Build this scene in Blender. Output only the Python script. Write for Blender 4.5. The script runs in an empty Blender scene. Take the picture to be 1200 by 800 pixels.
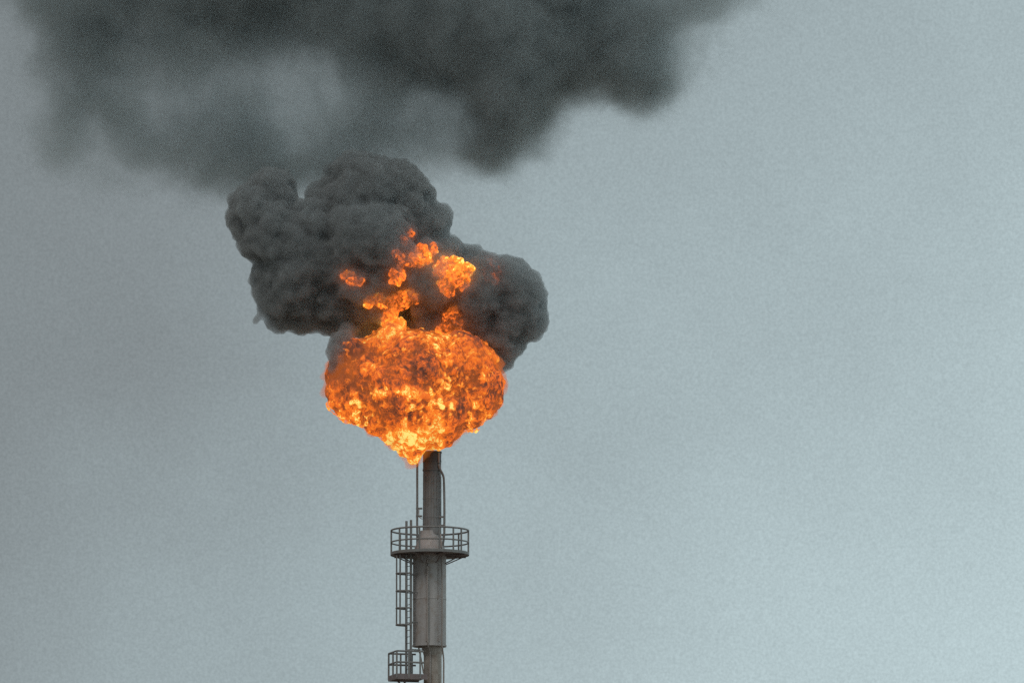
import bpy, bmesh, math, random
import numpy as np
from mathutils import Vector, Matrix
from mathutils.bvhtree import BVHTree

random.seed(7)
S = bpy.context.scene
COL = S.collection
R = math.radians

# ---------------------------------------------------------------- camera
CAM = Vector((3.76, -400.0, 1.7))
ELEV = math.atan2(55.2 - 1.7, 400.0)
DIST = math.hypot(55.2 - 1.7, 400.0)
LENS = 36.0 * DIST / 48.0
cd = bpy.data.cameras.new('camera')
cd.lens = LENS
cd.sensor_width = 36.0
cd.clip_start = 1.0
cd.clip_end = 60000.0
cam = bpy.data.objects.new('camera', cd)
cam.location = CAM
cam.rotation_euler = (R(90) + ELEV, 0, 0)
COL.objects.link(cam)
S.camera = cam

# ---------------------------------------------------------------- world: hazy overcast sky
SUN_EL, SUN_AZ = R(50), R(205)      # azimuth clockwise from +Y
W = bpy.data.worlds.new('World')
S.world = W
W.use_nodes = True
nt = W.node_tree
nt.nodes.clear()


def N(tree, kind, **kw):
    n = tree.nodes.new(kind)
    for k, v in kw.items():
        if k.startswith('i_'):
            key = k[2:]
            n.inputs[int(key) if key.isdigit() else key.replace('_', ' ')].default_value = v
        else:
            setattr(n, k, v)
    return n


def math_node(tree, op, a, b=None, c=None, clamp=False):
    n = tree.nodes.new('ShaderNodeMath')
    n.operation = op
    n.use_clamp = clamp
    for i, v in enumerate((a, b, c)):
        if v is None:
            continue
        if isinstance(v, (int, float)):
            n.inputs[i].default_value = v
        else:
            tree.links.new(v, n.inputs[i])
    return n.outputs[0]


def mix_col(tree, fac, a, b, blend='MIX'):
    n = tree.nodes.new('ShaderNodeMix')
    n.data_type = 'RGBA'
    n.blend_type = blend
    for sock, v in ((n.inputs[0], fac), (n.inputs[6], a), (n.inputs[7], b)):
        if isinstance(v, (int, float)):
            sock.default_value = v
        elif isinstance(v, tuple):
            sock.default_value = v if len(v) == 4 else (*v, 1)
        else:
            tree.links.new(v, sock)
    return n.outputs[2]


def ramp(tree, fac, stops, interp='LINEAR'):
    n = tree.nodes.new('ShaderNodeValToRGB')
    cr = n.color_ramp
    cr.interpolation = interp
    while len(cr.elements) < len(stops):
        cr.elements.new(0.5)
    for e, (p, c) in zip(cr.elements, stops):
        e.position = p
        e.color = (*c, 1) if len(c) == 3 else c
    tree.links.new(fac, n.inputs[0])
    return n.outputs[0]


sky = N(nt, 'ShaderNodeTexSky', sky_type='NISHITA', sun_disc=False, sun_elevation=SUN_EL, sun_rotation=SUN_AZ,
        air_density=1.5, dust_density=6.0, ozone_density=1.0)
tc = N(nt, 'ShaderNodeTexCoord')
sx = N(nt, 'ShaderNodeSeparateXYZ')
nt.links.new(tc.outputs['Generated'], sx.inputs[0])
# murk is thicker towards the left (smoke has drifted there) and thins to the right and towards the horizon
cl = N(nt, 'ShaderNodeTexNoise', i_Scale=26.0, i_Detail=6.0, i_Roughness=0.55)
nt.links.new(tc.outputs['Generated'], cl.inputs['Vector'])
mott = N(nt, 'ShaderNodeTexNoise', i_Scale=3000.0, i_Detail=2.0, i_Roughness=0.6)
nt.links.new(tc.outputs['Generated'], mott.inputs['Vector'])
g = math_node(nt, 'MULTIPLY_ADD', sx.outputs['X'], 2.35, 0.41)
g = math_node(nt, 'MULTIPLY_ADD', math_node(nt, 'SUBTRACT', 0.1326, sx.outputs['Z']), 2.03, g)
g = math_node(nt, 'MULTIPLY_ADD', math_node(nt, 'SUBTRACT', cl.outputs['Fac'], 0.5), 0.16, g)
g = math_node(nt, 'DIVIDE', math_node(nt, 'SUBTRACT', g, 0.18), 0.62, clamp=True)
murk = ramp(nt, g, [(0.0, (2.08, 2.36, 2.47)), (0.16, (2.34, 2.68, 2.82)), (0.39, (3.45, 4.2, 4.42)), (0.82, (5.5, 6.85, 7.15)), (1.0, (6.2, 7.7, 7.9))])
col = mix_col(nt, 0.97, sky.outputs[0], murk)
fine = math_node(nt, 'MULTIPLY_ADD', mott.outputs['Fac'], 0.40, 0.80)
col = mix_col(nt, 1.0, col, ramp(nt, math_node(nt, 'MULTIPLY', fine, 0.5), [(0.0, (0, 0, 0)), (1.0, (2, 2, 2))]), 'MULTIPLY')
bg = N(nt, 'ShaderNodeBackground', i_Strength=0.10)
nt.links.new(col, bg.inputs[0])
wo = N(nt, 'ShaderNodeOutputWorld')
nt.links.new(bg.outputs[0], wo.inputs[0])

sd = bpy.data.lights.new('sun', 'SUN')
sd.energy = 0.8
sd.angle = R(20)
sd.color = (1.0, 0.95, 0.88)
sun = bpy.data.objects.new('sun', sd)
sdir = Vector((math.sin(SUN_AZ) * math.cos(SUN_EL), math.cos(SUN_AZ) * math.cos(SUN_EL), math.sin(SUN_EL)))
sun.rotation_euler = sdir.to_track_quat('Z', 'Y').to_euler()
COL.objects.link(sun)

S.view_settings.view_transform = 'Standard'
S.view_settings.look = 'None'
S.view_settings.exposure = 0.0
S.view_settings.gamma = 1.0
S.cycles.use_denoising = False
S.cycles.volume_bounces = 3
S.cycles.max_bounces = 8
S.cycles.transparent_max_bounces = 24

# ---------------------------------------------------------------- helpers
FWD = Vector((0, math.cos(ELEV), math.sin(ELEV)))
UP = Vector((0, -math.sin(ELEV), math.cos(ELEV)))


def ray(px, py):
    u = (px - 600.0) / 1200.0 * 36.0 / LENS
    v = (400.0 - py) / 1200.0 * 36.0 / LENS
    return FWD + Vector((1, 0, 0)) * u + UP * v


def P(px, py, y=0.0):
    d = ray(px, py)
    return CAM + d * ((y - CAM.y) / d.y)


def Z(py, y=0.0):
    return P(600, py, y).z


M = 1 / 25.0     # metres per photo pixel at the stack


def tag(o, label=None, cat=None, group=None, kind=None):
    for k, v in (('label', label), ('category', cat), ('group', group), ('kind', kind)):
        if v:
            o[k] = v
    return o


def link(name, me, mat=None, parent=None, smooth=True):
    o = bpy.data.objects.new(name, me)
    COL.objects.link(o)
    if mat is not None and len(me.materials) == 0:
        me.materials.append(mat)
    if parent is not None:
        o.parent = parent
    if smooth:
        me.shade_smooth()
    return o


def from_bm(name, bm, mat, parent=None, smooth=True, sharp=35):
    me = bpy.data.meshes.new(name)
    bm.normal_update()
    bm.to_mesh(me)
    bm.free()
    o = link(name, me, mat, parent, smooth)
    if smooth:
        me.set_sharp_from_angle(angle=R(sharp))
    return o


def empty(name, loc=(0, 0, 0), parent=None):
    o = bpy.data.objects.new(name, None)
    o.location = loc
    o.empty_display_size = 0.3
    COL.objects.link(o)
    if parent is not None:
        o.parent = parent
    return o


def lathe(bm, prof, seg=40, cx=0.0, cy=0.0, caps=(False, False), wob=0.0):
    rings = []
    for (r, z) in prof:
        ring = []
        for i in range(seg):
            a = 2 * math.pi * i / seg
            rr = r * (1 + wob * math.sin(3 * a + z * 1.3) * 0.5)
            ring.append(bm.verts.new((cx + rr * math.cos(a), cy + rr * math.sin(a), z)))
        rings.append(ring)
    for a, b in zip(rings, rings[1:]):
        for i in range(seg):
            j = (i + 1) % seg
            bm.faces.new((a[i], a[j], b[j], b[i]))
    if caps[0]:
        bm.faces.new(list(reversed(rings[0])))
    if caps[1]:
        bm.faces.new(rings[-1])


def tube(bm, pts, r, seg=10, closed=False, caps=True):
    pts = [Vector(p) for p in pts]
    n = len(pts)
    rings = []
    ref = Vector((0, 0, 1))
    for i, p in enumerate(pts):
        if closed:
            t = (pts[(i + 1) % n] - pts[i - 1]).normalized()
        else:
            t = (pts[min(i + 1, n - 1)] - pts[max(i - 1, 0)]).normalized()
        side = t.cross(ref)
        if side.length < 0.05:
            side = t.cross(Vector((0, 1, 0)))
        side.normalize()
        up = side.cross(t).normalized()
        rings.append([bm.verts.new(p + side * (r * math.cos(2 * math.pi * k / seg)) + up * (r * math.sin(2 * math.pi * k / seg))) for k in range(seg)])
    last = n if closed else n - 1
    for i in range(last):
        a, b = rings[i], rings[(i + 1) % n]
        for k in range(seg):
            l = (k + 1) % seg
            bm.faces.new((a[k], b[k], b[l], a[l]))
    if caps and not closed:
        bm.faces.new(rings[0])
        bm.faces.new(list(reversed(rings[-1])))


def box(bm, c, sx, sy, sz, rot=0.0):
    m = Matrix.Translation(c) @ Matrix.Rotation(rot, 4, 'Z') @ Matrix.Diagonal((sx, sy, sz, 1))
    bmesh.ops.create_cube(bm, size=1.0, matrix=m)


def bezier(pts, n=8):
    """Catmull-Rom through the points"""
    p = [Vector(q) for q in pts]
    out = []
    for i in range(len(p) - 1):
        a, b, c, d = p[max(i - 1, 0)], p[i], p[i + 1], p[min(i + 2, len(p) - 1)]
        for k in range(n):
            t = k / n
            out.append(0.5 * ((2 * b) + (c - a) * t + (2 * a - 5 * b + 4 * c - d) * t * t + (3 * b - a - 3 * c + d) * t ** 3))
    out.append(p[-1])
    return out


# numpy noise -----------------------------------------------------------
def _hash(ix, iy, iz, seed):
    h = (ix.astype(np.uint32) * np.uint32(374761393) + iy.astype(np.uint32) * np.uint32(668265263)
         + iz.astype(np.uint32) * np.uint32(2147483647) + np.uint32(seed * 1274126177 & 0xffffffff))
    h = (h ^ (h >> np.uint32(13))) * np.uint32(1274126177)
    h = (h ^ (h >> np.uint32(15))) * np.uint32(2246822519)
    return h ^ (h >> np.uint32(16))


def perlin(p, seed=0):
    i = np.floor(p).astype(np.int64)
    f = p - i
    u = f * f * f * (f * (f * 6 - 15) + 10)
    tot = np.zeros(len(p))
    for dx in (0, 1):
        for dy in (0, 1):
            for dz in (0, 1):
                h = _hash(i[:, 0] + dx, i[:, 1] + dy, i[:, 2] + dz, seed)
                gx = (h & np.uint32(1023)).astype(float) / 511.5 - 1
                gy = ((h >> np.uint32(10)) & np.uint32(1023)).astype(float) / 511.5 - 1
                gz = ((h >> np.uint32(20)) & np.uint32(1023)).astype(float) / 511.5 - 1
                d = gx * (f[:, 0] - dx) + gy * (f[:, 1] - dy) + gz * (f[:, 2] - dz)
                w = (u[:, 0] if dx else 1 - u[:, 0]) * (u[:, 1] if dy else 1 - u[:, 1]) * (u[:, 2] if dz else 1 - u[:, 2])
                tot += w * d
    return tot


def fbm(p, octs=4, seed=0, gain=0.5):
    t, a = np.zeros(len(p)), 1.0
    for k in range(octs):
        t += a * perlin(p * 2.0 ** k + 17.3 * k, seed + k)
        a *= gain
    return t


def worley(p, seed=0):
    i = np.floor(p).astype(np.int64)
    best = np.full(len(p), 9.0)
    for dx in (-1, 0, 1):
        for dy in (-1, 0, 1):
            for dz in (-1, 0, 1):
                cx, cy, cz = i[:, 0] + dx, i[:, 1] + dy, i[:, 2] + dz
                h = _hash(cx, cy, cz, seed)
                ox = (h & np.uint32(1023)).astype(float) / 1023
                oy = ((h >> np.uint32(10)) & np.uint32(1023)).astype(float) / 1023
                oz = ((h >> np.uint32(20)) & np.uint32(1023)).astype(float) / 1023
                d = (cx + ox - p[:, 0]) ** 2 + (cy + oy - p[:, 1]) ** 2 + (cz + oz - p[:, 2]) ** 2
                best = np.minimum(best, d)
    return np.sqrt(best)


def coords(me):
    a = np.empty(len(me.vertices) * 3)
    me.vertices.foreach_get('co', a)
    return a.reshape(-1, 3)


def normals(me):
    a = np.empty(len(me.vertices) * 3, dtype=np.float32)
    me.vertex_normals.foreach_get('vector', a)
    return a.reshape(-1, 3).astype(float)


def set_coords(me, c):
    me.vertices.foreach_set('co', c.ravel())
    me.update()


def reskin(tmp, voxel, smooth):
    to = bpy.data.objects.new('skin', tmp)
    COL.objects.link(to)
    md = to.modifiers.new('remesh', 'REMESH')
    md.mode = 'VOXEL'
    md.voxel_size = voxel
    sm = to.modifiers.new('smooth', 'SMOOTH')
    sm.iterations = smooth
    me = bpy.data.meshes.new_from_object(to.evaluated_get(bpy.context.evaluated_depsgraph_get()))
    bpy.data.objects.remove(to)
    bpy.data.meshes.remove(tmp)
    me.materials.clear()
    return me


def blob_mesh(name, balls, voxel, layers, seed=0, warp=0.25, wisp=None, relax=14):
    """One closed skin round a set of balls, then billows on billows: each layer is (cell, amplitude).
    Returns the mesh and, per vertex, how proud of its surroundings it lies, in standard deviations."""
    bm = bmesh.new()
    for (c, r, sq) in balls:
        m = Matrix.Translation(c) @ Matrix.Diagonal((sq[0], sq[1], sq[2], 1))
        bmesh.ops.create_icosphere(bm, subdivisions=3, radius=r, matrix=m)
    tmp = bpy.data.meshes.new('skin')
    bm.to_mesh(tmp)
    bm.free()
    me = reskin(tmp, voxel, 6)
    for k, (cell, amp) in enumerate(layers):
        c = coords(me)
        n = normals(me)
        q = c / cell
        q = q + warp * np.stack([fbm(q * 0.9, 2, seed + 40 + k), fbm(q * 0.9 + 31.7, 2, seed + 50 + k), fbm(q * 0.9 + 77.1, 2, seed + 60 + k)], 1) * 2
        w = np.clip(worley(q, seed + k), 0, 1)
        b = 1 - w * w * 1.35
        set_coords(me, c + n * (amp * (b - 0.45))[:, None])
    if wisp:
        c = coords(me)
        set_coords(me, c + normals(me) * (fbm(c * wisp[0] + 5.5, 4, seed + 9, 0.6) * wisp[1])[:, None])
    me = reskin(me, voxel, 2)
    me.name = name
    # how proud (+) or sunk (-) each point lies against the skin smoothed over its neighbourhood
    c = coords(me)
    ed = np.empty(len(me.edges) * 2, dtype=np.int32)
    me.edges.foreach_get('vertices', ed)
    ed = ed.reshape(-1, 2)
    src, dst = np.concatenate([ed[:, 0], ed[:, 1]]), np.concatenate([ed[:, 1], ed[:, 0]])
    cnt = np.maximum(np.bincount(dst, minlength=len(c)), 1)
    sm = c.copy()
    for _ in range(relax):
        sm = np.stack([np.bincount(dst, sm[src, a], minlength=len(c)) / cnt for a in range(3)], 1)
    proud = ((c - sm) * normals(me)).sum(1)
    return me, proud / (np.std(proud) + 1e-6)


def ball(px, py, r, y=0.0, sq=(1, 1, 1)):
    return (P(px, py, y), r * M, sq)


# ---------------------------------------------------------------- materials
def new_mat(name):
    m = bpy.data.materials.new(name)
    m.use_nodes = True
    m.node_tree.nodes.clear()
    return m, m.node_tree


def steel(name, base, dark, rust, rough=0.6, streak=0.5, soot=None):
    m, t = new_mat(name)
    out = N(t, 'ShaderNodeOutputMaterial')
    b = N(t, 'ShaderNodeBsdfPrincipled', i_Roughness=rough, i_Metallic=0.0)
    g_ = N(t, 'ShaderNodeNewGeometry')
    mp = N(t, 'ShaderNodeMapping')
    mp.inputs['Scale'].default_value = (5.0, 5.0, 0.5)
    t.links.new(g_.outputs['Position'], mp.inputs['Vector'])
    n1 = N(t, 'ShaderNodeTexNoise', i_Scale=1.0, i_Detail=6.0, i_Roughness=0.65)
    t.links.new(mp.outputs[0], n1.inputs['Vector'])
    n2 = N(t, 'ShaderNodeTexNoise', i_Scale=3.0, i_Detail=6.0, i_Roughness=0.7)
    t.links.new(g_.outputs['Position'], n2.inputs['Vector'])
    c = mix_col(t, ramp(t, n1.outputs['Fac'], [(0.35, (0, 0, 0)), (0.65, (1, 1, 1))]), base, dark)
    f = math_node(t, 'MULTIPLY', ramp(t, n2.outputs['Fac'], [(0.5, (0, 0, 0)), (0.68, (1, 1, 1))]), streak)
    c = mix_col(t, f, c, rust)
    if soot is not None:
        sp = N(t, 'ShaderNodeSeparateXYZ')
        t.links.new(g_.outputs['Position'], sp.inputs[0])
        h = math_node(t, 'MULTIPLY_ADD', n2.outputs['Fac'], 0.9, sp.outputs['Z'])
        mr = N(t, 'ShaderNodeMapRange')
        mr.inputs[1].default_value, mr.inputs[2].default_value = soot[0] + 0.45, soot[1] + 0.45
        t.links.new(h, mr.inputs[0])
        c = mix_col(t, mr.outputs[0], c, (0.035, 0.034, 0.036))
    t.links.new(c, b.inputs['Base Color'])
    bp = N(t, 'ShaderNodeBump', i_Strength=0.25, i_Distance=0.02)
    t.links.new(n2.outputs['Fac'], bp.inputs['Height'])
    t.links.new(bp.outputs[0], b.inputs['Normal'])
    t.links.new(b.outputs[0], out.inputs[0])
    return m


ZTIP = Z(529)
m_drum = steel('weathered_grey_steel', (0.42, 0.395, 0.39), (0.33, 0.31, 0.305), (0.26, 0.18, 0.13), streak=0.6)
m_riser = steel('brown_grey_steel', (0.44, 0.39, 0.35), (0.33, 0.29, 0.26), (0.19, 0.12, 0.08), streak=0.7)
m_tip = steel('heat_scaled_steel', (0.25, 0.245, 0.245), (0.17, 0.165, 0.165), (0.15, 0.11, 0.085), streak=0.5, soot=(ZTIP - 1.5, ZTIP - 0.4))
m_frame = steel('dull_dark_steel', (0.24, 0.235, 0.23), (0.18, 0.175, 0.175), (0.22, 0.16, 0.125), streak=0.5)
m_deck = steel('rusted_deck_steel', (0.22, 0.18, 0.18), (0.16, 0.13, 0.13), (0.22, 0.12, 0.10), streak=0.8)
m_pale = steel('pale_pipe_steel', (0.36, 0.32, 0.30), (0.26, 0.23, 0.215), (0.22, 0.15, 0.11), streak=0.4)


def ground_mat():
    m, t = new_mat('dusty_ground')
    out = N(t, 'ShaderNodeOutputMaterial')
    b = N(t, 'ShaderNodeBsdfPrincipled', i_Roughness=0.95)
    g_ = N(t, 'ShaderNodeNewGeometry')
    n1 = N(t, 'ShaderNodeTexNoise', i_Scale=0.05, i_Detail=8.0, i_Roughness=0.65)
    t.links.new(g_.outputs['Position'], n1.inputs['Vector'])
    c = ramp(t, n1.outputs['Fac'], [(0.3, (0.16, 0.13, 0.10)), (0.7, (0.28, 0.24, 0.19))])
    t.links.new(c, b.inputs['Base Color'])
    t.links.new(b.outputs[0], out.inputs[0])
    return m


def smoke_mat(name, albedo, density, veil, soot, aniso=0.25):
    """Smoke fills its billows as an even volume; its skin is a thin film of soot."""
    m, t = new_mat(name)
    out = N(t, 'ShaderNodeOutputMaterial')
    tr = N(t, 'ShaderNodeBsdfTransparent')
    df = N(t, 'ShaderNodeBsdfDiffuse', i_Color=(*soot, 1))
    mx = N(t, 'ShaderNodeMixShader', i_Fac=veil)
    t.links.new(tr.outputs[0], mx.inputs[1])
    t.links.new(df.outputs[0], mx.inputs[2])
    t.links.new(mx.outputs[0], out.inputs['Surface'])
    if density:
        v = N(t, 'ShaderNodeVolumePrincipled', i_Density=density, i_Anisotropy=aniso, i_Color=(*albedo, 1))
        t.links.new(v.outputs[0], out.inputs['Volume'])
        m.cycles.homogeneous_volume = True if hasattr(m, 'cycles') and hasattr(m.cycles, 'homogeneous_volume') else None
    return m


def flame_mat(name, gain=1.0, alpha=None):
    m, t = new_mat(name)
    out = N(t, 'ShaderNodeOutputMaterial')
    g_ = N(t, 'ShaderNodeNewGeometry')
    at = N(t, 'ShaderNodeAttribute', attribute_name='blaze')
    # filaments: folded, ridged turbulence
    wv = N(t, 'ShaderNodeTexNoise', i_Scale=0.55, i_Detail=4.0, i_Roughness=0.6)
    off = N(t, 'ShaderNodeVectorMath', operation='MULTIPLY_ADD')
    st = N(t, 'ShaderNodeVectorMath', operation='MULTIPLY_ADD')
    t.links.new(g_.outputs['Position'], st.inputs[0])
    st.inputs[1].default_value = (1.0, 1.0, 0.8)
    st.inputs[2].default_value = (14.3, 3.1, 8.6)
    t.links.new(st.outputs[0], wv.inputs['Vector'])
    t.links.new(wv.outputs['Color'], off.inputs[0])
    off.inputs[1].default_value = (3.4, 3.4, 2.6)
    t.links.new(st.outputs[0], off.inputs[2])
    n1 = N(t, 'ShaderNodeTexNoise', i_Scale=0.8, i_Detail=8.0, i_Roughness=0.66, i_Distortion=0.4)
    t.links.new(off.outputs[0], n1.inputs['Vector'])
    n2 = N(t, 'ShaderNodeTexNoise', i_Scale=2.0, i_Detail=6.0, i_Roughness=0.6, i_Distortion=0.7)
    t.links.new(off.outputs[0], n2.inputs['Vector'])
    h = at.outputs['Fac']
    h = math_node(t, 'MULTIPLY_ADD', math_node(t, 'SUBTRACT', n1.outputs['Fac'], 0.5), 1.9, h)
    a = math_node(t, 'ABSOLUTE', math_node(t, 'SUBTRACT', n2.outputs['Fac'], 0.5))
    h = math_node(t, 'ADD', h, math_node(t, 'MULTIPLY_ADD', a, -2.7, 0.18))
    n3 = N(t, 'ShaderNodeTexNoise', i_Scale=5.5, i_Detail=4.0, i_Roughness=0.6, i_Distortion=0.8)
    t.links.new(off.outputs[0], n3.inputs['Vector'])
    a = math_node(t, 'ABSOLUTE', math_node(t, 'SUBTRACT', n3.outputs['Fac'], 0.5))
    h = math_node(t, 'ADD', h, math_node(t, 'MULTIPLY_ADD', a, -1.5, 0.12))
    em = ramp(t, h, [(0.0, (0.075, 0.026, 0.016)), (0.20, (0.20, 0.048, 0.018)), (0.38, (0.42, 0.078, 0.013)), (0.58, (0.85, 0.145, 0.015)),
                     (0.80, (1.0, 0.235, 0.020)), (0.93, (1.0, 0.44, 0.045)), (1.0, (1.0, 0.78, 0.20))])
    e = N(t, 'ShaderNodeEmission', i_Strength=gain)
    t.links.new(em, e.inputs[0])
    df = N(t, 'ShaderNodeBsdfDiffuse', i_Color=(0.05, 0.045, 0.045, 1))
    ad = N(t, 'ShaderNodeAddShader')
    t.links.new(e.outputs[0], ad.inputs[0])
    t.links.new(df.outputs[0], ad.inputs[1])
    sh = ad.outputs[0]
    if alpha is not None:
        tr = N(t, 'ShaderNodeBsdfTransparent')
        mx = N(t, 'ShaderNodeMixShader')
        a = math_node(t, 'MULTIPLY_ADD', h, alpha[0], alpha[1], clamp=True)
        t.links.new(a, mx.inputs[0])
        t.links.new(tr.outputs[0], mx.inputs[1])
        t.links.new(sh, mx.inputs[2])
        sh = mx.outputs[0]
    t.links.new(sh, out.inputs['Surface'])
    return m


# ---------------------------------------------------------------- ground
bm = bmesh.new()
n_ = 24
for i in range(n_ + 1):
    for j in range(n_ + 1):
        bm.verts.new(((i / n_ - 0.5) * 30000, (j / n_ - 0.5) * 30000, 0))
bm.verts.ensure_lookup_table()
for i in range(n_):
    for j in range(n_):
        a = i * (n_ + 1) + j
        bm.faces.new([bm.verts[k] for k in (a, a + n_ + 1, a + n_ + 2, a + 1)])
tag(from_bm('ground', bm, ground_mat(), smooth=False), kind='structure')

# ---------------------------------------------------------------- flare stack
stack = empty('flare_stack', (0, 0, 0))
tag(stack, 'tall grey steel flare stack with caged ladder and two railed platforms, burning at its tip', 'flare stack')


def X(px):
    return (px - 506) * M


# riser from the ground to the drum, then the burner tip
bm = bmesh.new()
lathe(bm, [(0.62, 0), (0.62, 0.05), (0.44, 0.06), (0.42, 20), (0.42, Z(768)), (0.50, Z(760)), (0.50, Z(752))], 40, X(507.5), 0)
from_bm('riser_pipe', bm, m_riser, stack)
bm = bmesh.new()
zb, zt = Z(757), Z(652)
prof = [(0.66, zb + 0.06), (0.77, zb - 0.015), (0.80, zb - 0.015), (0.80, zb + 0.07), (0.775, zb + 0.075)]
for k in range(1, 8):
    prof.append((0.775, zb + (zt - zb) * k / 8))
prof += [(0.775, zt), (0.775, Z(646)), (0.60, Z(636)), (0.48, Z(628)), (0.46, Z(622))]
lathe(bm, prof, 56, X(503.7), 0)
drum = from_bm('seal_drum', bm, m_drum, stack)
# lapped vertical joints of the drum's plates and a mid girth seam
for ang in (262, 306, 200, 20, 120):
    bm = bmesh.new()
    a = R(ang)
    box(bm, (X(503.7) + 0.785 * math.cos(a), 0.785 * math.sin(a), (zb + zt) / 2 + 0.05), 0.035, 0.13, zt - zb - 0.25, a)
    from_bm('seam_strip', bm, m_drum, drum, smooth=False)
bm = bmesh.new()
lathe(bm, [(0.775, Z(703)), (0.789, Z(702.6)), (0.789, Z(701)), (0.775, Z(700.6))], 56, X(503.7), 0)
from_bm('girth_band', bm, m_drum, drum)

bm = bmesh.new()
t0 = Z(626)
lathe(bm, [(0.44, t0), (0.425, Z(600)), (0.425, Z(575)), (0.425, Z(556)), (0.42, Z(554)), (0.425, Z(548)), (0.43, Z(534)), (0.44, ZTIP),
           (0.405, ZTIP), (0.40, ZTIP - 0.9), (0.02, ZTIP - 0.95)], 44, X(506.5), 0)
tip = from_bm('burner_tip', bm, m_tip, stack)
for py, rr, hh in ((552, 0.445, 0.09), (541, 0.44, 0.06), (531, 0.455, 0.08), (585, 0.437, 0.06), (607, 0.437, 0.06)):
    bm = bmesh.new()
    z0 = Z(py)
    lathe(bm, [(0.41, z0), (rr, z0 + 0.008), (rr, z0 + hh), (0.41, z0 + hh + 0.008)], 44, X(506.5), 0)
    from_bm('band', bm, m_tip, tip)
for k in range(9):
    a = R(200 + k * 21)
    bm = bmesh.new()
    box(bm, (X(506.5) + 0.43 * math.cos(a), 0.45 * math.sin(a), (Z(556) + Z(618)) / 2), 0.02, 0.025, Z(558) - Z(616), a)
    from_bm('rib', bm, m_tip, tip, smooth=False)

# pilot line on the left, steam line on the right
def pipe(name, pts, r, mat, n=6):
    bm = bmesh.new()
    tube(bm, bezier(pts, n), r, 10)
    return from_bm(name, bm, mat, stack)


pipe('pilot_pipe', [(X(493), -0.2, Z(533)), (X(490.2), -0.25, Z(538)), (X(489.3), -0.25, Z(548)), (X(489.3), -0.25, Z(585)), (X(489.3), -0.25, Z(622)),
                    (X(490), -0.25, Z(629)), (X(492.5), -0.22, Z(632.5)), (X(499), -0.1, Z(633))], 0.052, m_frame)
pipe('pilot_pipe', [(X(491.4), -0.38, Z(596)), (X(491.6), -0.38, Z(606)), (X(495.5), -0.42, Z(609))], 0.02, m_pale)
pipe('steam_pipe', [(X(514.5), -0.30, Z(531)), (X(514.6), -0.32, Z(545)), (X(516.2), -0.32, Z(551)), (X(519.2), -0.30, Z(557)), (X(520.4), -0.30, Z(564)),
                    (X(521.0), -0.30, Z(590)), (X(521.0), -0.30, Z(615)), (X(520.8), -0.28, Z(627)), (X(519), -0.2, Z(640))], 0.055, m_frame)
pipe('steam_pipe', [(X(516.6), -0.55, Z(627)), (X(517.6), -0.72, Z(640)), (X(518.2), -0.74, Z(660)), (X(518.6), -0.76, Z(690)), (X(518.6), -0.76, Z(740)), (X(518.4), -0.74, Z(756)),
                    (X(519.6), -0.55, Z(766)), (X(520.4), -0.45, Z(776)), (X(520.4), -0.45, Z(800)), (X(520.4), -0.45, Z(980))], 0.04, m_pale)
pipe('drain_pipe', [(X(501.5), -0.80, Z(655)), (X(501.5), -0.86, Z(665)), (X(501.6), -0.86, Z(700)), (X(501.8), -0.86, Z(745)), (X(502.5), -0.80, Z(757)),
                    (X(504.5), -0.50, Z(768)), (X(504.5), -0.47, Z(800)), (X(504.5), -0.47, Z(980))], 0.045, m_pale)
for px, py, y in ((489.3, 605, -0.25), (519.9, 606, -0.3), (519.7, 616, -0.3), (489.3, 596, -0.25)):
    bm = bmesh.new()
    s = 1 if px < 506 else -1
    box(bm, (X(px + s * 2.2), y + 0.08, Z(py)), 0.30, 0.12, 0.075, 0)
    from_bm('clamp', bm, m_frame, stack, smooth=False)
for px, py, dx in ((494, 775, 1.0), (517, 763, -1)):
    bm = bmesh.new()
    tube(bm, [(X(px - dx * 3), -0.15, Z(py - 17)), (X(px), -0.15, Z(py - 3)), (X(px + dx * 3), -0.12, Z(py + 14))], 0.035, 8)
    from_bm('bracket', bm, m_riser, stack)

# upper platform: ring deck with toe board, posts and rails
PC = Vector((X(504), 0, Z(650)))
PR = 1.83
bm = bmesh.new()
lathe(bm, [(0.80, 0.0), (PR - 0.02, 0.0), (PR - 0.02, 0.06), (0.80, 0.06), (0.80, 0.0)], 64, 0, 0)
plat = from_bm('platform', bm, m_deck, stack)
plat.location = PC
bm = bmesh.new()
lathe(bm, [(PR, -0.02), (PR + 0.012, -0.02), (PR + 0.012, 0.11), (PR, 0.11), (PR, -0.02)], 64, 0, 0)
from_bm('toe_board', bm, m_frame, plat)
for k in range(8):
    a = R(22 + 45 * k)
    bm = bmesh.new()
    d = Vector((math.cos(a), math.sin(a), 0))
    tube(bm, [d * 0.8 + Vector((0, 0, -0.42)), d * (PR - 0.15) + Vector((0, 0, -0.03))], 0.03, 6)
    tube(bm, [d * 0.8 + Vector((0, 0, -0.04)), d * (PR - 0.03) + Vector((0, 0, -0.04))], 0.035, 6)
    from_bm('bracket', bm, m_deck, plat, smooth=False)
RH = 1.14
bm = bmesh.new()
tube(bm, [(0, 0, 0.0), (0, 0, RH)], 0.042, 8)
post0 = None
for ang in (178, 141, 219, 110, 70, 42, 2, -35, -52, 255, 285):
    a = R(ang)
    if post0 is None:
        post0 = from_bm('railing_post', bm, m_frame, plat)
        o = post0
    else:
        o = post0.copy()
        COL.objects.link(o)
        o.parent = plat
    o.location = (PR * 0.985 * math.cos(a), PR * 0.985 * math.sin(a), 0.0)
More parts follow.
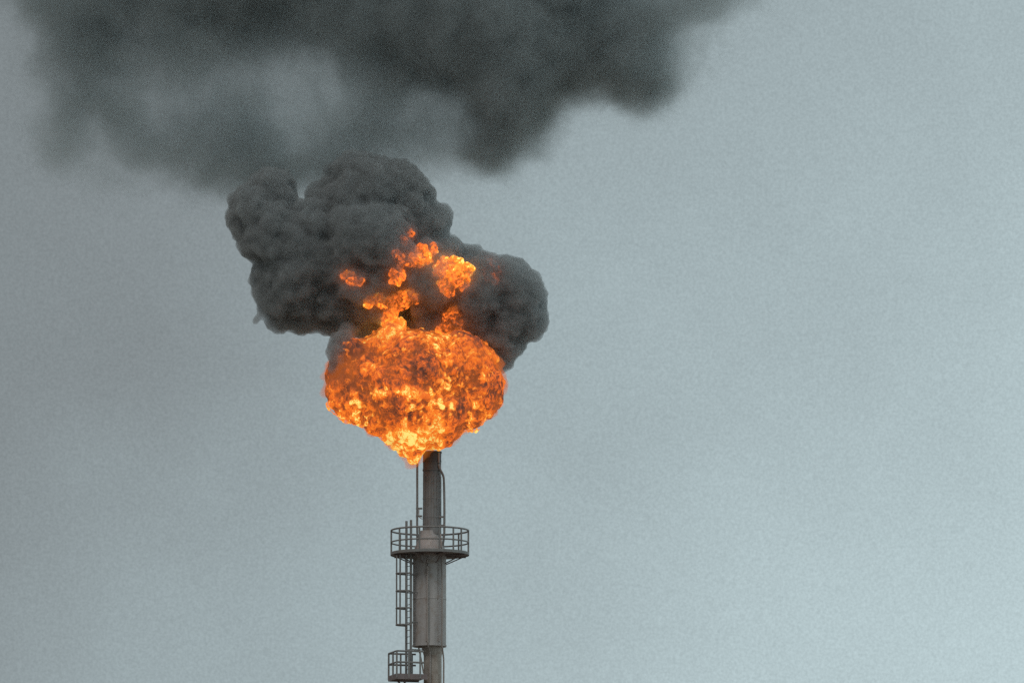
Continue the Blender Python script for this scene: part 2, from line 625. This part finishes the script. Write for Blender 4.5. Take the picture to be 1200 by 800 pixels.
for nm, h, r in (('top_rail', RH, 0.043), ('mid_rail', 0.58, 0.036)):
    bm = bmesh.new()
    tube(bm, [(PR * 0.985 * math.cos(2 * math.pi * k / 64), PR * 0.985 * math.sin(2 * math.pi * k / 64), h) for k in range(64)], r, 8, closed=True)
    from_bm(nm, bm, m_frame, plat)

# caged ladder, its foot on the lower platform
AZ = R(207)
OUT = Vector((math.cos(AZ), math.sin(AZ), 0))
TAN = Vector((-math.sin(AZ), math.cos(AZ), 0))
lz0, lz1 = Z(792), Z(611)
lad = empty('ladder', (X(479.5), -0.55, lz0), stack)
for s in (-1, 1):
    bm = bmesh.new()
    box(bm, TAN * (0.24 * s) + Vector((0, 0, (lz1 - lz0) / 2)), 0.10, 0.06, lz1 - lz0, AZ)
    from_bm('stile', bm, m_frame, lad, smooth=False)
bm = bmesh.new()
tube(bm, [TAN * -0.23, TAN * 0.23], 0.017, 6)
rung0 = from_bm('rung', bm, m_frame, lad)
nr = int((Z(652) - lz0) / 0.3)
rung0.location = (0, 0, 0.3)
for k in range(2, nr):
    o = rung0.copy()
    COL.objects.link(o)
    o.parent = lad
    o.location = (0, 0, 0.3 * k)
def hoop_pt(f):
    a = math.pi * f
    return TAN * (-0.34 * math.cos(a)) + OUT * (0.62 * math.sin(a) ** 0.8)
for k, py in enumerate((673.5, 694, 714, 733.5)):
    bm = bmesh.new()
    tube(bm, [hoop_pt(i / 16) for i in range(17)], 0.04, 6)
    h = from_bm('cage_hoop', bm, m_frame, lad)
    h.location = (0, 0, Z(py) - lz0)
zt_, zb_ = Z(652) - lz0, Z(734) - lz0
for f in (0.12, 0.32, 0.5, 0.68, 0.88):
    bm = bmesh.new()
    p = hoop_pt(f)
    box(bm, p * 1.0 + Vector((0, 0, (zt_ + zb_) / 2)), 0.04, 0.06, zt_ - zb_, AZ)
    from_bm('cage_strap', bm, m_frame, lad, smooth=False)
for py in (674, 695, 730, 762):
    for s in (-1, 1):
        bm = bmesh.new()
        z_ = Z(py) - lz0
        e = -OUT * (0.36 if py < 757 else 0.7)
        tube(bm, [TAN * (0.24 * s) + Vector((0, 0, z_)), TAN * (0.2 * s) + e + Vector((0, 0, z_))], 0.024, 6)
        from_bm('wall_bracket', bm, m_frame, lad)

# lower platform beside the riser
A2 = R(196)
o2 = Vector((math.cos(A2), math.sin(A2), 0))
t2 = Vector((-math.sin(A2), math.cos(A2), 0))
LC = Vector((X(507.5), 0, Z(795)))
r0, r1, hw = 0.46, 1.93, 0.72
def lp(r, t, z=0.0):
    return o2 * r + t2 * t + Vector((0, 0, z))
bm = bmesh.new()
box(bm, lp((r0 + r1) / 2, 0, 0.0), r1 - r0, hw * 2, 0.07, A2)
lplat = from_bm('platform', bm, m_deck, stack, smooth=False)
lplat.location = LC
for (ra, ta, rb, tb) in ((r1, -hw, r1, hw), (r0, -hw, r1, -hw), (r0, hw, r1, hw)):
    bm = bmesh.new()
    c = (lp(ra, ta) + lp(rb, tb)) / 2 + Vector((0, 0, 0.02))
    L = (lp(ra, ta) - lp(rb, tb)).length
    ext = abs(ra - rb) > 0.1
    box(bm, c + (t2 * (0.011 if ta > 0 else -0.011) if ext else o2 * 0.011), L if ext else 0.016, 0.016 if ext else L + 0.03, 0.25, A2)
    from_bm('toe_board', bm, m_deck, lplat, smooth=False)
for (r, t) in ((r1, -hw), (r1, 0.05), (r1, hw), (1.35, -hw), (1.35, hw), (0.8, -hw), (0.8, hw)):
    bm = bmesh.new()
    tube(bm, [lp(r, t, -0.05), lp(r, t, 1.2)], 0.043, 8)
    from_bm('railing_post', bm, m_frame, lplat)
for nm, h, r in (('top_rail', 1.2, 0.042), ('mid_rail', 0.68, 0.045)):
    bm = bmesh.new()
    tube(bm, [lp(0.62, -hw, h), lp(r1 - .03, -hw, h), lp(r1, -hw + .03, h), lp(r1, hw - .03, h), lp(r1 - .03, hw, h), lp(0.62, hw, h)], r, 8)
    from_bm(nm, bm, m_frame, lplat)
for s in (-1, 1):
    bm = bmesh.new()
    tube(bm, [lp(r1 - 0.3, s * 0.4, -0.06), lp(0.38, s * 0.2, -1.3)], 0.04, 6)
    from_bm('bracket', bm, m_deck, lplat)

# ---------------------------------------------------------------- dense smoke billowing off the flame
SB = [
    ball(318, 218, 21, 0.4), ball(321, 230, 24, 0.5), ball(300, 254, 35, 0.4), ball(316, 272, 38, 0.3), ball(380, 276, 44, 0.2), ball(350, 300, 46, 0.2),
    ball(343, 325, 46, 0.6), ball(341, 352, 38, 0.8), ball(318, 372, 15, 0.6), ball(304, 369, 10, 0.6), ball(332, 378, 16, 0.7), ball(352, 360, 33, 0.8), ball(388, 352, 38, 0.8),
    ball(421, 234, 53, 0.6), ball(385, 232, 24, 0.5), ball(455, 236, 44, 0.8), ball(430, 300, 74, 0.6), ball(478, 246, 40, 0.8),
    ball(506, 254, 21, 0.6), ball(488, 275, 36, 0.6), ball(492, 324, 56, 0.9), ball(440, 355, 45, 1.0), ball(549, 314, 20, 0.9),
    ball(557, 341, 43, 0.9), ball(592, 345, 40, 1.0), ball(609, 368, 28, 1.0), ball(588, 388, 30, 1.2), ball(581, 414, 16, 1.4), ball(550, 380, 40, 1.4),
    ball(500, 380, 45, 1.6), ball(604, 328, 21, 0.8), ball(350, 266, 22, 0.5),
    ball(406, 388, 15, 0.2), ball(398, 404, 13, -0.6), ball(393, 419, 12, -1.2), ball(391, 430, 8, -1.2),
]
me, cr = blob_mesh('smoke_plume', SB, 0.075, [(2.5, 0.62), (1.15, 0.22), (0.55, 0.06)], seed=3, wisp=(1.7, 0.26))
m_smoke = smoke_mat('soot_smoke', (0.655, 0.68, 0.69), 3.2, 0.05, (0.13, 0.138, 0.14))
plume = link('smoke_plume', me, m_smoke)
tag(plume, 'dense dark grey smoke billow boiling up directly off the flame', 'smoke')
bvh = BVHTree.FromObject(plume, bpy.context.evaluated_depsgraph_get())

# ---------------------------------------------------------------- flame
FB = [
    ball(416, 428, 26, -0.3), ball(404, 436, 18, -0.4), ball(410, 459, 24, -0.6), ball(432, 452, 40, -0.6), ball(427, 474, 20, -0.8), ball(411, 470, 16, -0.7), ball(487, 442, 50, -0.8), ball(453, 420, 28, -0.8), ball(508, 426, 31, -0.8),
    ball(538, 434, 38, -0.6), ball(553, 456, 32, -0.4), ball(559, 432, 23, -0.3), ball(548, 480, 20, -0.5), ball(566, 450, 22, -0.4), ball(562, 469, 19, -0.5), ball(470, 458, 48, -1.0), ball(447, 482, 24, -0.9), ball(480, 488, 36, -0.9), ball(508, 484, 36, -0.9),
    ball(468, 503, 18, -0.7), ball(484, 506, 21, -0.7), ball(504, 503, 19, -0.6), ball(516, 505, 14, -0.5), ball(481, 524, 11, -0.6), ball(489, 519, 11, -0.6), ball(505, 509, 10, -0.55),
    ball(484, 533, 7, -0.6), ball(485, 540, 4.5, -0.6), ball(493, 533, 4.5, -0.6), ball(491, 528, 6, -0.6), ball(512, 510, 8, -0.4), ball(504, 512, 9, -0.7), ball(498, 514, 8, -0.75), ball(542, 403, 11, -0.5), ball(457, 396, 14, -0.7), ball(517, 513, 9, -0.5),
]
me, cr = blob_mesh('flame', FB, 0.055, [(1.7, 0.40), (0.8, 0.24), (0.38, 0.11)], seed=21, wisp=(2.2, 0.16))


def heat_attr(me, cr, base, spots, crease_gain=0.9, macro=0.35, seed=5):
    c = coords(me)
    h = base + crease_gain * 0.15 * np.clip(cr, -2.2, 1.6) + macro * fbm(c * np.array([0.45, 0.45, 0.7]), 3, seed) * 1.4
    for (px, py, sx_, sz_, amt) in spots:
        q = P(px, py, -2.0)
        h += amt * np.exp(-((c[:, 0] - q.x) / (sx_ * M)) ** 2 - ((c[:, 2] - q.z) / (sz_ * M)) ** 2)
    a = me.attributes.new('blaze', 'FLOAT', 'POINT')
    a.data.foreach_set('value', np.clip(h, -0.3, 1.2).astype(np.float32))


heat_attr(me, cr, 0.29, [(492, 527, 42, 24, 0.32), (468, 463, 40, 6, 0.36), (484, 492, 50, 34, 0.20), (395, 418, 24, 24, -0.50), (428, 492, 18, 9, -0.26),
                         (476, 434, 30, 7, -0.18), (556, 488, 22, 16, -0.20), (530, 452, 26, 10, -0.08), (458, 392, 22, 14, 0.35), (545, 410, 30, 20, 0.12), (585, 440, 10, 40, -0.2)])
flame = link('flame', me, flame_mat('fire', 1.0))
tag(flame, 'rolling orange and yellow ball of flame on the tip of the flare stack', 'flame')


# thin licks of fire torn off the ball all round it
m_lick = flame_mat('torn_fire_skin', 1.05, alpha=(3.4, -1.75))
LB = [(c0, r0 + 0.10, sq0) for (c0, r0, sq0) in FB if r0 > 0.6]
me, cr = blob_mesh('flame_lick', LB, 0.055, [(1.2, 0.34), (0.5, 0.20)], seed=47, wisp=(2.8, 0.26))
heat_attr(me, cr, 0.40, [(490, 527, 45, 26, 0.2), (472, 462, 46, 7, 0.25), (396, 415, 24, 24, -0.3)], 1.0, 0.3, 15)
link('flame_lick', me, m_lick, flame)


# hot glowing gas round the ball
m_gas, t = new_mat('hot_gas')
out = N(t, 'ShaderNodeOutputMaterial')
v = N(t, 'ShaderNodeVolumePrincipled', i_Density=0.9, i_Color=(0.15, 0.12, 0.1, 1))
v.inputs['Emission Strength'].default_value = 0.5
v.inputs['Emission Color'].default_value = (1.0, 0.21, 0.02, 1)
t.links.new(v.outputs[0], out.inputs['Volume'])
GB = [(c0, r0 + (0.17 if r0 > 0.6 else 0.08), sq0) for (c0, r0, sq0) in FB]
me, cr = blob_mesh('flame_glow', GB, 0.07, [(1.0, 0.30), (0.45, 0.16)], seed=58, wisp=(2.2, 0.25))
link('flame_glow', me, m_gas, flame)


def front(px, py):
    d = ray(px, py).normalized()
    hit = bvh.ray_cast(CAM, d, 1000)
    return hit[0].y if hit[0] is not None else -1.0


m_tongue = flame_mat('torn_fire', 1.6, alpha=(3.2, -0.80))
TONGUES = [
    # central torn tongue rising out of the ball
    ([(459, 389, 10), (467, 383, 8), (457, 377, 9), (455, 367, 7), (461, 359, 8), (469, 353, 9), (479, 349, 7), (486, 351, 4), (450, 358, 6), (443, 353, 7), (436, 352, 6), (429, 353, 4)], 0.50, -0.12),
    ([(528, 381, 10), (527, 372, 9), (533, 387, 7), (519, 386, 6)], 0.36, -0.1),
    ([(521, 318, 9), (533, 315, 10), (544, 318, 8), (529, 327, 10), (540, 327, 9), (519, 330, 6), (551, 317, 4), (514, 312, 5), (526, 338, 6), (522, 309, 6)], 0.45, -0.04),
    ([(496, 295, 7), (505, 293, 6), (499, 302, 6), (489, 301, 4), (510, 289, 3)], 0.38, 0.0),
    ([(485, 306, 5), (477, 308, 4), (468, 305, 5), (463, 299, 3.5), (491, 307, 4), (498, 306, 4)], 0.26, 0.06),
    ([(465, 327, 6), (470, 324, 5), (463, 322, 4)], 0.34, 0.02),
    ([(406, 321, 5), (412, 327, 5), (419, 331, 4)], 0.28, 0.12),
    ([(480, 274, 5), (474, 280, 4)], 0.2, 0.30),
    ([(578, 322, 7), (577, 312, 5)], 0.2, 0.75),
]
for k, (bl, base, sink) in enumerate(TONGUES):
    cy = [front(a, b) for a, b, _ in bl]
    y0 = float(np.median(cy))
    balls = [ball(a, b, r * 1.12, 0.6 * y0 + 0.4 * f + sink + 0.20 + r * M * 0.5, (1, 0.9, 1)) for (a, b, r), f in zip(bl, cy)]
    me, cr = blob_mesh('flame_tongue', balls, 0.04, [(0.5, 0.14), (0.24, 0.07)], seed=70 + k, wisp=(2.4, 0.36), relax=6)
    heat_attr(me, cr, base, [(457, 384, 10, 10, 0.12)] if k == 0 else [], 0.7, 0.2, 90 + k)
    link('flame_tongue', me, m_tongue, flame)

# ---------------------------------------------------------------- smoke drifting overhead
# (px, py, rx, rz in photo pixels, y and depth radius in metres, density)
CLOUD = [
    (610, 75, 85, 85, 1.0, 3.0, 1.0), (560, 25, 130, 90, 1.5, 3.5, 0.9), (592, 140, 58, 58, 1.0, 2.6, 0.9), (645, 45, 80, 85, 1.5, 3.0, 0.7),
    (725, 55, 75, 72, 2.0, 3.0, 0.75), (748, 100, 46, 40, 2.0, 2.4, 0.7), (800, 25, 70, 62, 2.0, 2.8, 0.55), (868, -30, 80, 62, 2.0, 3.0, 0.45),
    (480, 25, 120, 80, 2.0, 3.5, 0.75), (350, 0, 160, 80, 2.5, 4.0, 0.7), (200, 20, 150, 85, 3.0, 4.0, 0.6), (85, 30, 80, 85, 3.0, 3.5, 0.42),
    (115, 100, 75, 65, 3.0, 3.0, 0.4), (250, 120, 100, 85, 3.0, 3.2, 0.44), (130, 155, 110, 62, 3.0, 3.0, 0.45), (60, 165, 50, 40, 3.0, 2.4, 0.35),
    (280, 180, 105, 55, 3.0, 2.8, 0.42), (400, 125, 100, 80, 2.5, 2.8, 0.42), (490, 130, 110, 70, 2.0, 2.8, 0.55), (565, 185, 60, 32, 1.5, 1.8, 0.4),
    (220, 208, 150, 44, 3.0, 2.8, 0.28), (440, 188, 175, 54, 2.5, 2.6, 0.44), (350, 212, 120, 32, 3.0, 2.4, 0.24), (500, -90, 420, 95, 2.5, 5.0, 0.6), (600, -30, 200, 70, 2.0, 4.0, 0.6),
    (120, -80, 260, 95, 3.0, 5.0, 0.6),
]
m_veil = smoke_mat('smoke_film', None, 0, 0.006, (0.12, 0.125, 0.125))
balls = []
for (px, py, rx, rz, y, ry, dn) in CLOUD:
    k = 1.25 if dn > 0.3 else 1.05
    balls.append((P(px, py, y), 1.0, (rx * M * k, ry * k, rz * M * k)))
me, cr = blob_mesh('smoke_cloud', balls, 0.3, [(3.5, 0.9), (1.6, 0.5), (0.8, 0.2)], seed=33)
cloud = link('smoke_cloud', me, m_veil)
tag(cloud, 'broad thin grey smoke cloud drifting across the top of the sky above the billow', 'smoke')

m_cv, t = new_mat('drifting_soot')
out = N(t, 'ShaderNodeOutputMaterial')
v = N(t, 'ShaderNodeVolumePrincipled', i_Density=1.0, i_Anisotropy=0.25, i_Color=(0.63, 0.685, 0.70, 1))
t.links.new(v.outputs[0], out.inputs['Volume'])

lo, hi = P(-260, 250, -4.0), P(1000, -210, 10.0)
gt = bpy.data.node_groups.new('smoke_field', 'GeometryNodeTree')
gt.interface.new_socket('Geometry', in_out='OUTPUT', socket_type='NodeSocketGeometry')
go = gt.nodes.new('NodeGroupOutput')
vc = gt.nodes.new('GeometryNodeVolumeCube')
vc.inputs['Min'].default_value = (lo.x, -4.0, lo.z)
vc.inputs['Max'].default_value = (hi.x, 10.0, hi.z)
vx = 0.13
for ax, a, b in (('X', lo.x, hi.x), ('Y', -4.0, 10.0), ('Z', lo.z, hi.z)):
    vc.inputs['Resolution ' + ax].default_value = int((b - a) / vx)
pos = gt.nodes.new('GeometryNodeInputPosition').outputs[0]


def vmath(op, a, b=None):
    n = gt.nodes.new('ShaderNodeVectorMath')
    n.operation = op
    for i, q in enumerate((a, b)):
        if q is None:
            continue
        if isinstance(q, (tuple, Vector)):
            n.inputs[i].default_value = tuple(q)
        else:
            gt.links.new(q, n.inputs[i])
    return n


def gnoise(scale, detail, rough, dist=0.0):
    n = gt.nodes.new('ShaderNodeTexNoise')
    n.inputs['Scale'].default_value = scale
    n.inputs['Detail'].default_value = detail
    n.inputs['Roughness'].default_value = rough
    n.inputs['Distortion'].default_value = dist
    return n


wn = gnoise(0.24, 4.0, 0.55)
gt.links.new(pos, wn.inputs['Vector'])
w1 = vmath('SUBTRACT', wn.outputs['Color'], (0.5, 0.5, 0.5))
w2 = vmath('MULTIPLY', w1.outputs[0], (4.0, 4.0, 3.6))
wp = vmath('ADD', pos, w2.outputs[0]).outputs[0]
tot = None
for (px, py, rx, rz, y, ry, dn) in CLOUD:
    q = P(px, py, y)
    d = vmath('SUBTRACT', wp, q)
    d = vmath('MULTIPLY', d.outputs[0], (1 / (rx * M), 1 / ry, 1 / (rz * M)))
    l = vmath('DOT_PRODUCT', d.outputs[0], d.outputs[0]).outputs['Value']
    e = math_node(gt, 'MULTIPLY', math_node(gt, 'EXPONENT', math_node(gt, 'MULTIPLY', math_node(gt, 'POWER', l, 1.5), -1.25)), dn)
    tot = e if tot is None else math_node(gt, 'ADD', tot, e)
dn_ = gnoise(0.42, 6.0, 0.6, 0.5)
gt.links.new(wp, dn_.inputs['Vector'])
fn_ = gnoise(1.5, 5.0, 0.62, 0.6)
gt.links.new(wp, fn_.inputs['Vector'])
den = math_node(gt, 'MULTIPLY_ADD', math_node(gt, 'SUBTRACT', dn_.outputs['Fac'], 0.5), 2.1, tot)
den = math_node(gt, 'MULTIPLY_ADD', math_node(gt, 'SUBTRACT', fn_.outputs['Fac'], 0.5), 1.1, den)
den = math_node(gt, 'MULTIPLY', math_node(gt, 'MAXIMUM', math_node(gt, 'SUBTRACT', den, 0.10), 0.0), tot)
den = math_node(gt, 'MULTIPLY', den, 1.15)
gt.links.new(den, vc.inputs['Density'])
smn = gt.nodes.new('GeometryNodeSetMaterial')
smn.inputs['Material'].default_value = m_cv
gt.links.new(vc.outputs[0], smn.inputs[0])
gt.links.new(smn.outputs[0], go.inputs[0])
wm = bpy.data.meshes.new('smoke_wisp')
wm.materials.append(m_cv)
wisp = link('smoke_wisp', wm, m_cv, cloud, smooth=False)
wisp['kind'] = 'stuff'
gm = wisp.modifiers.new('field', 'NODES')
gm.node_group = gt
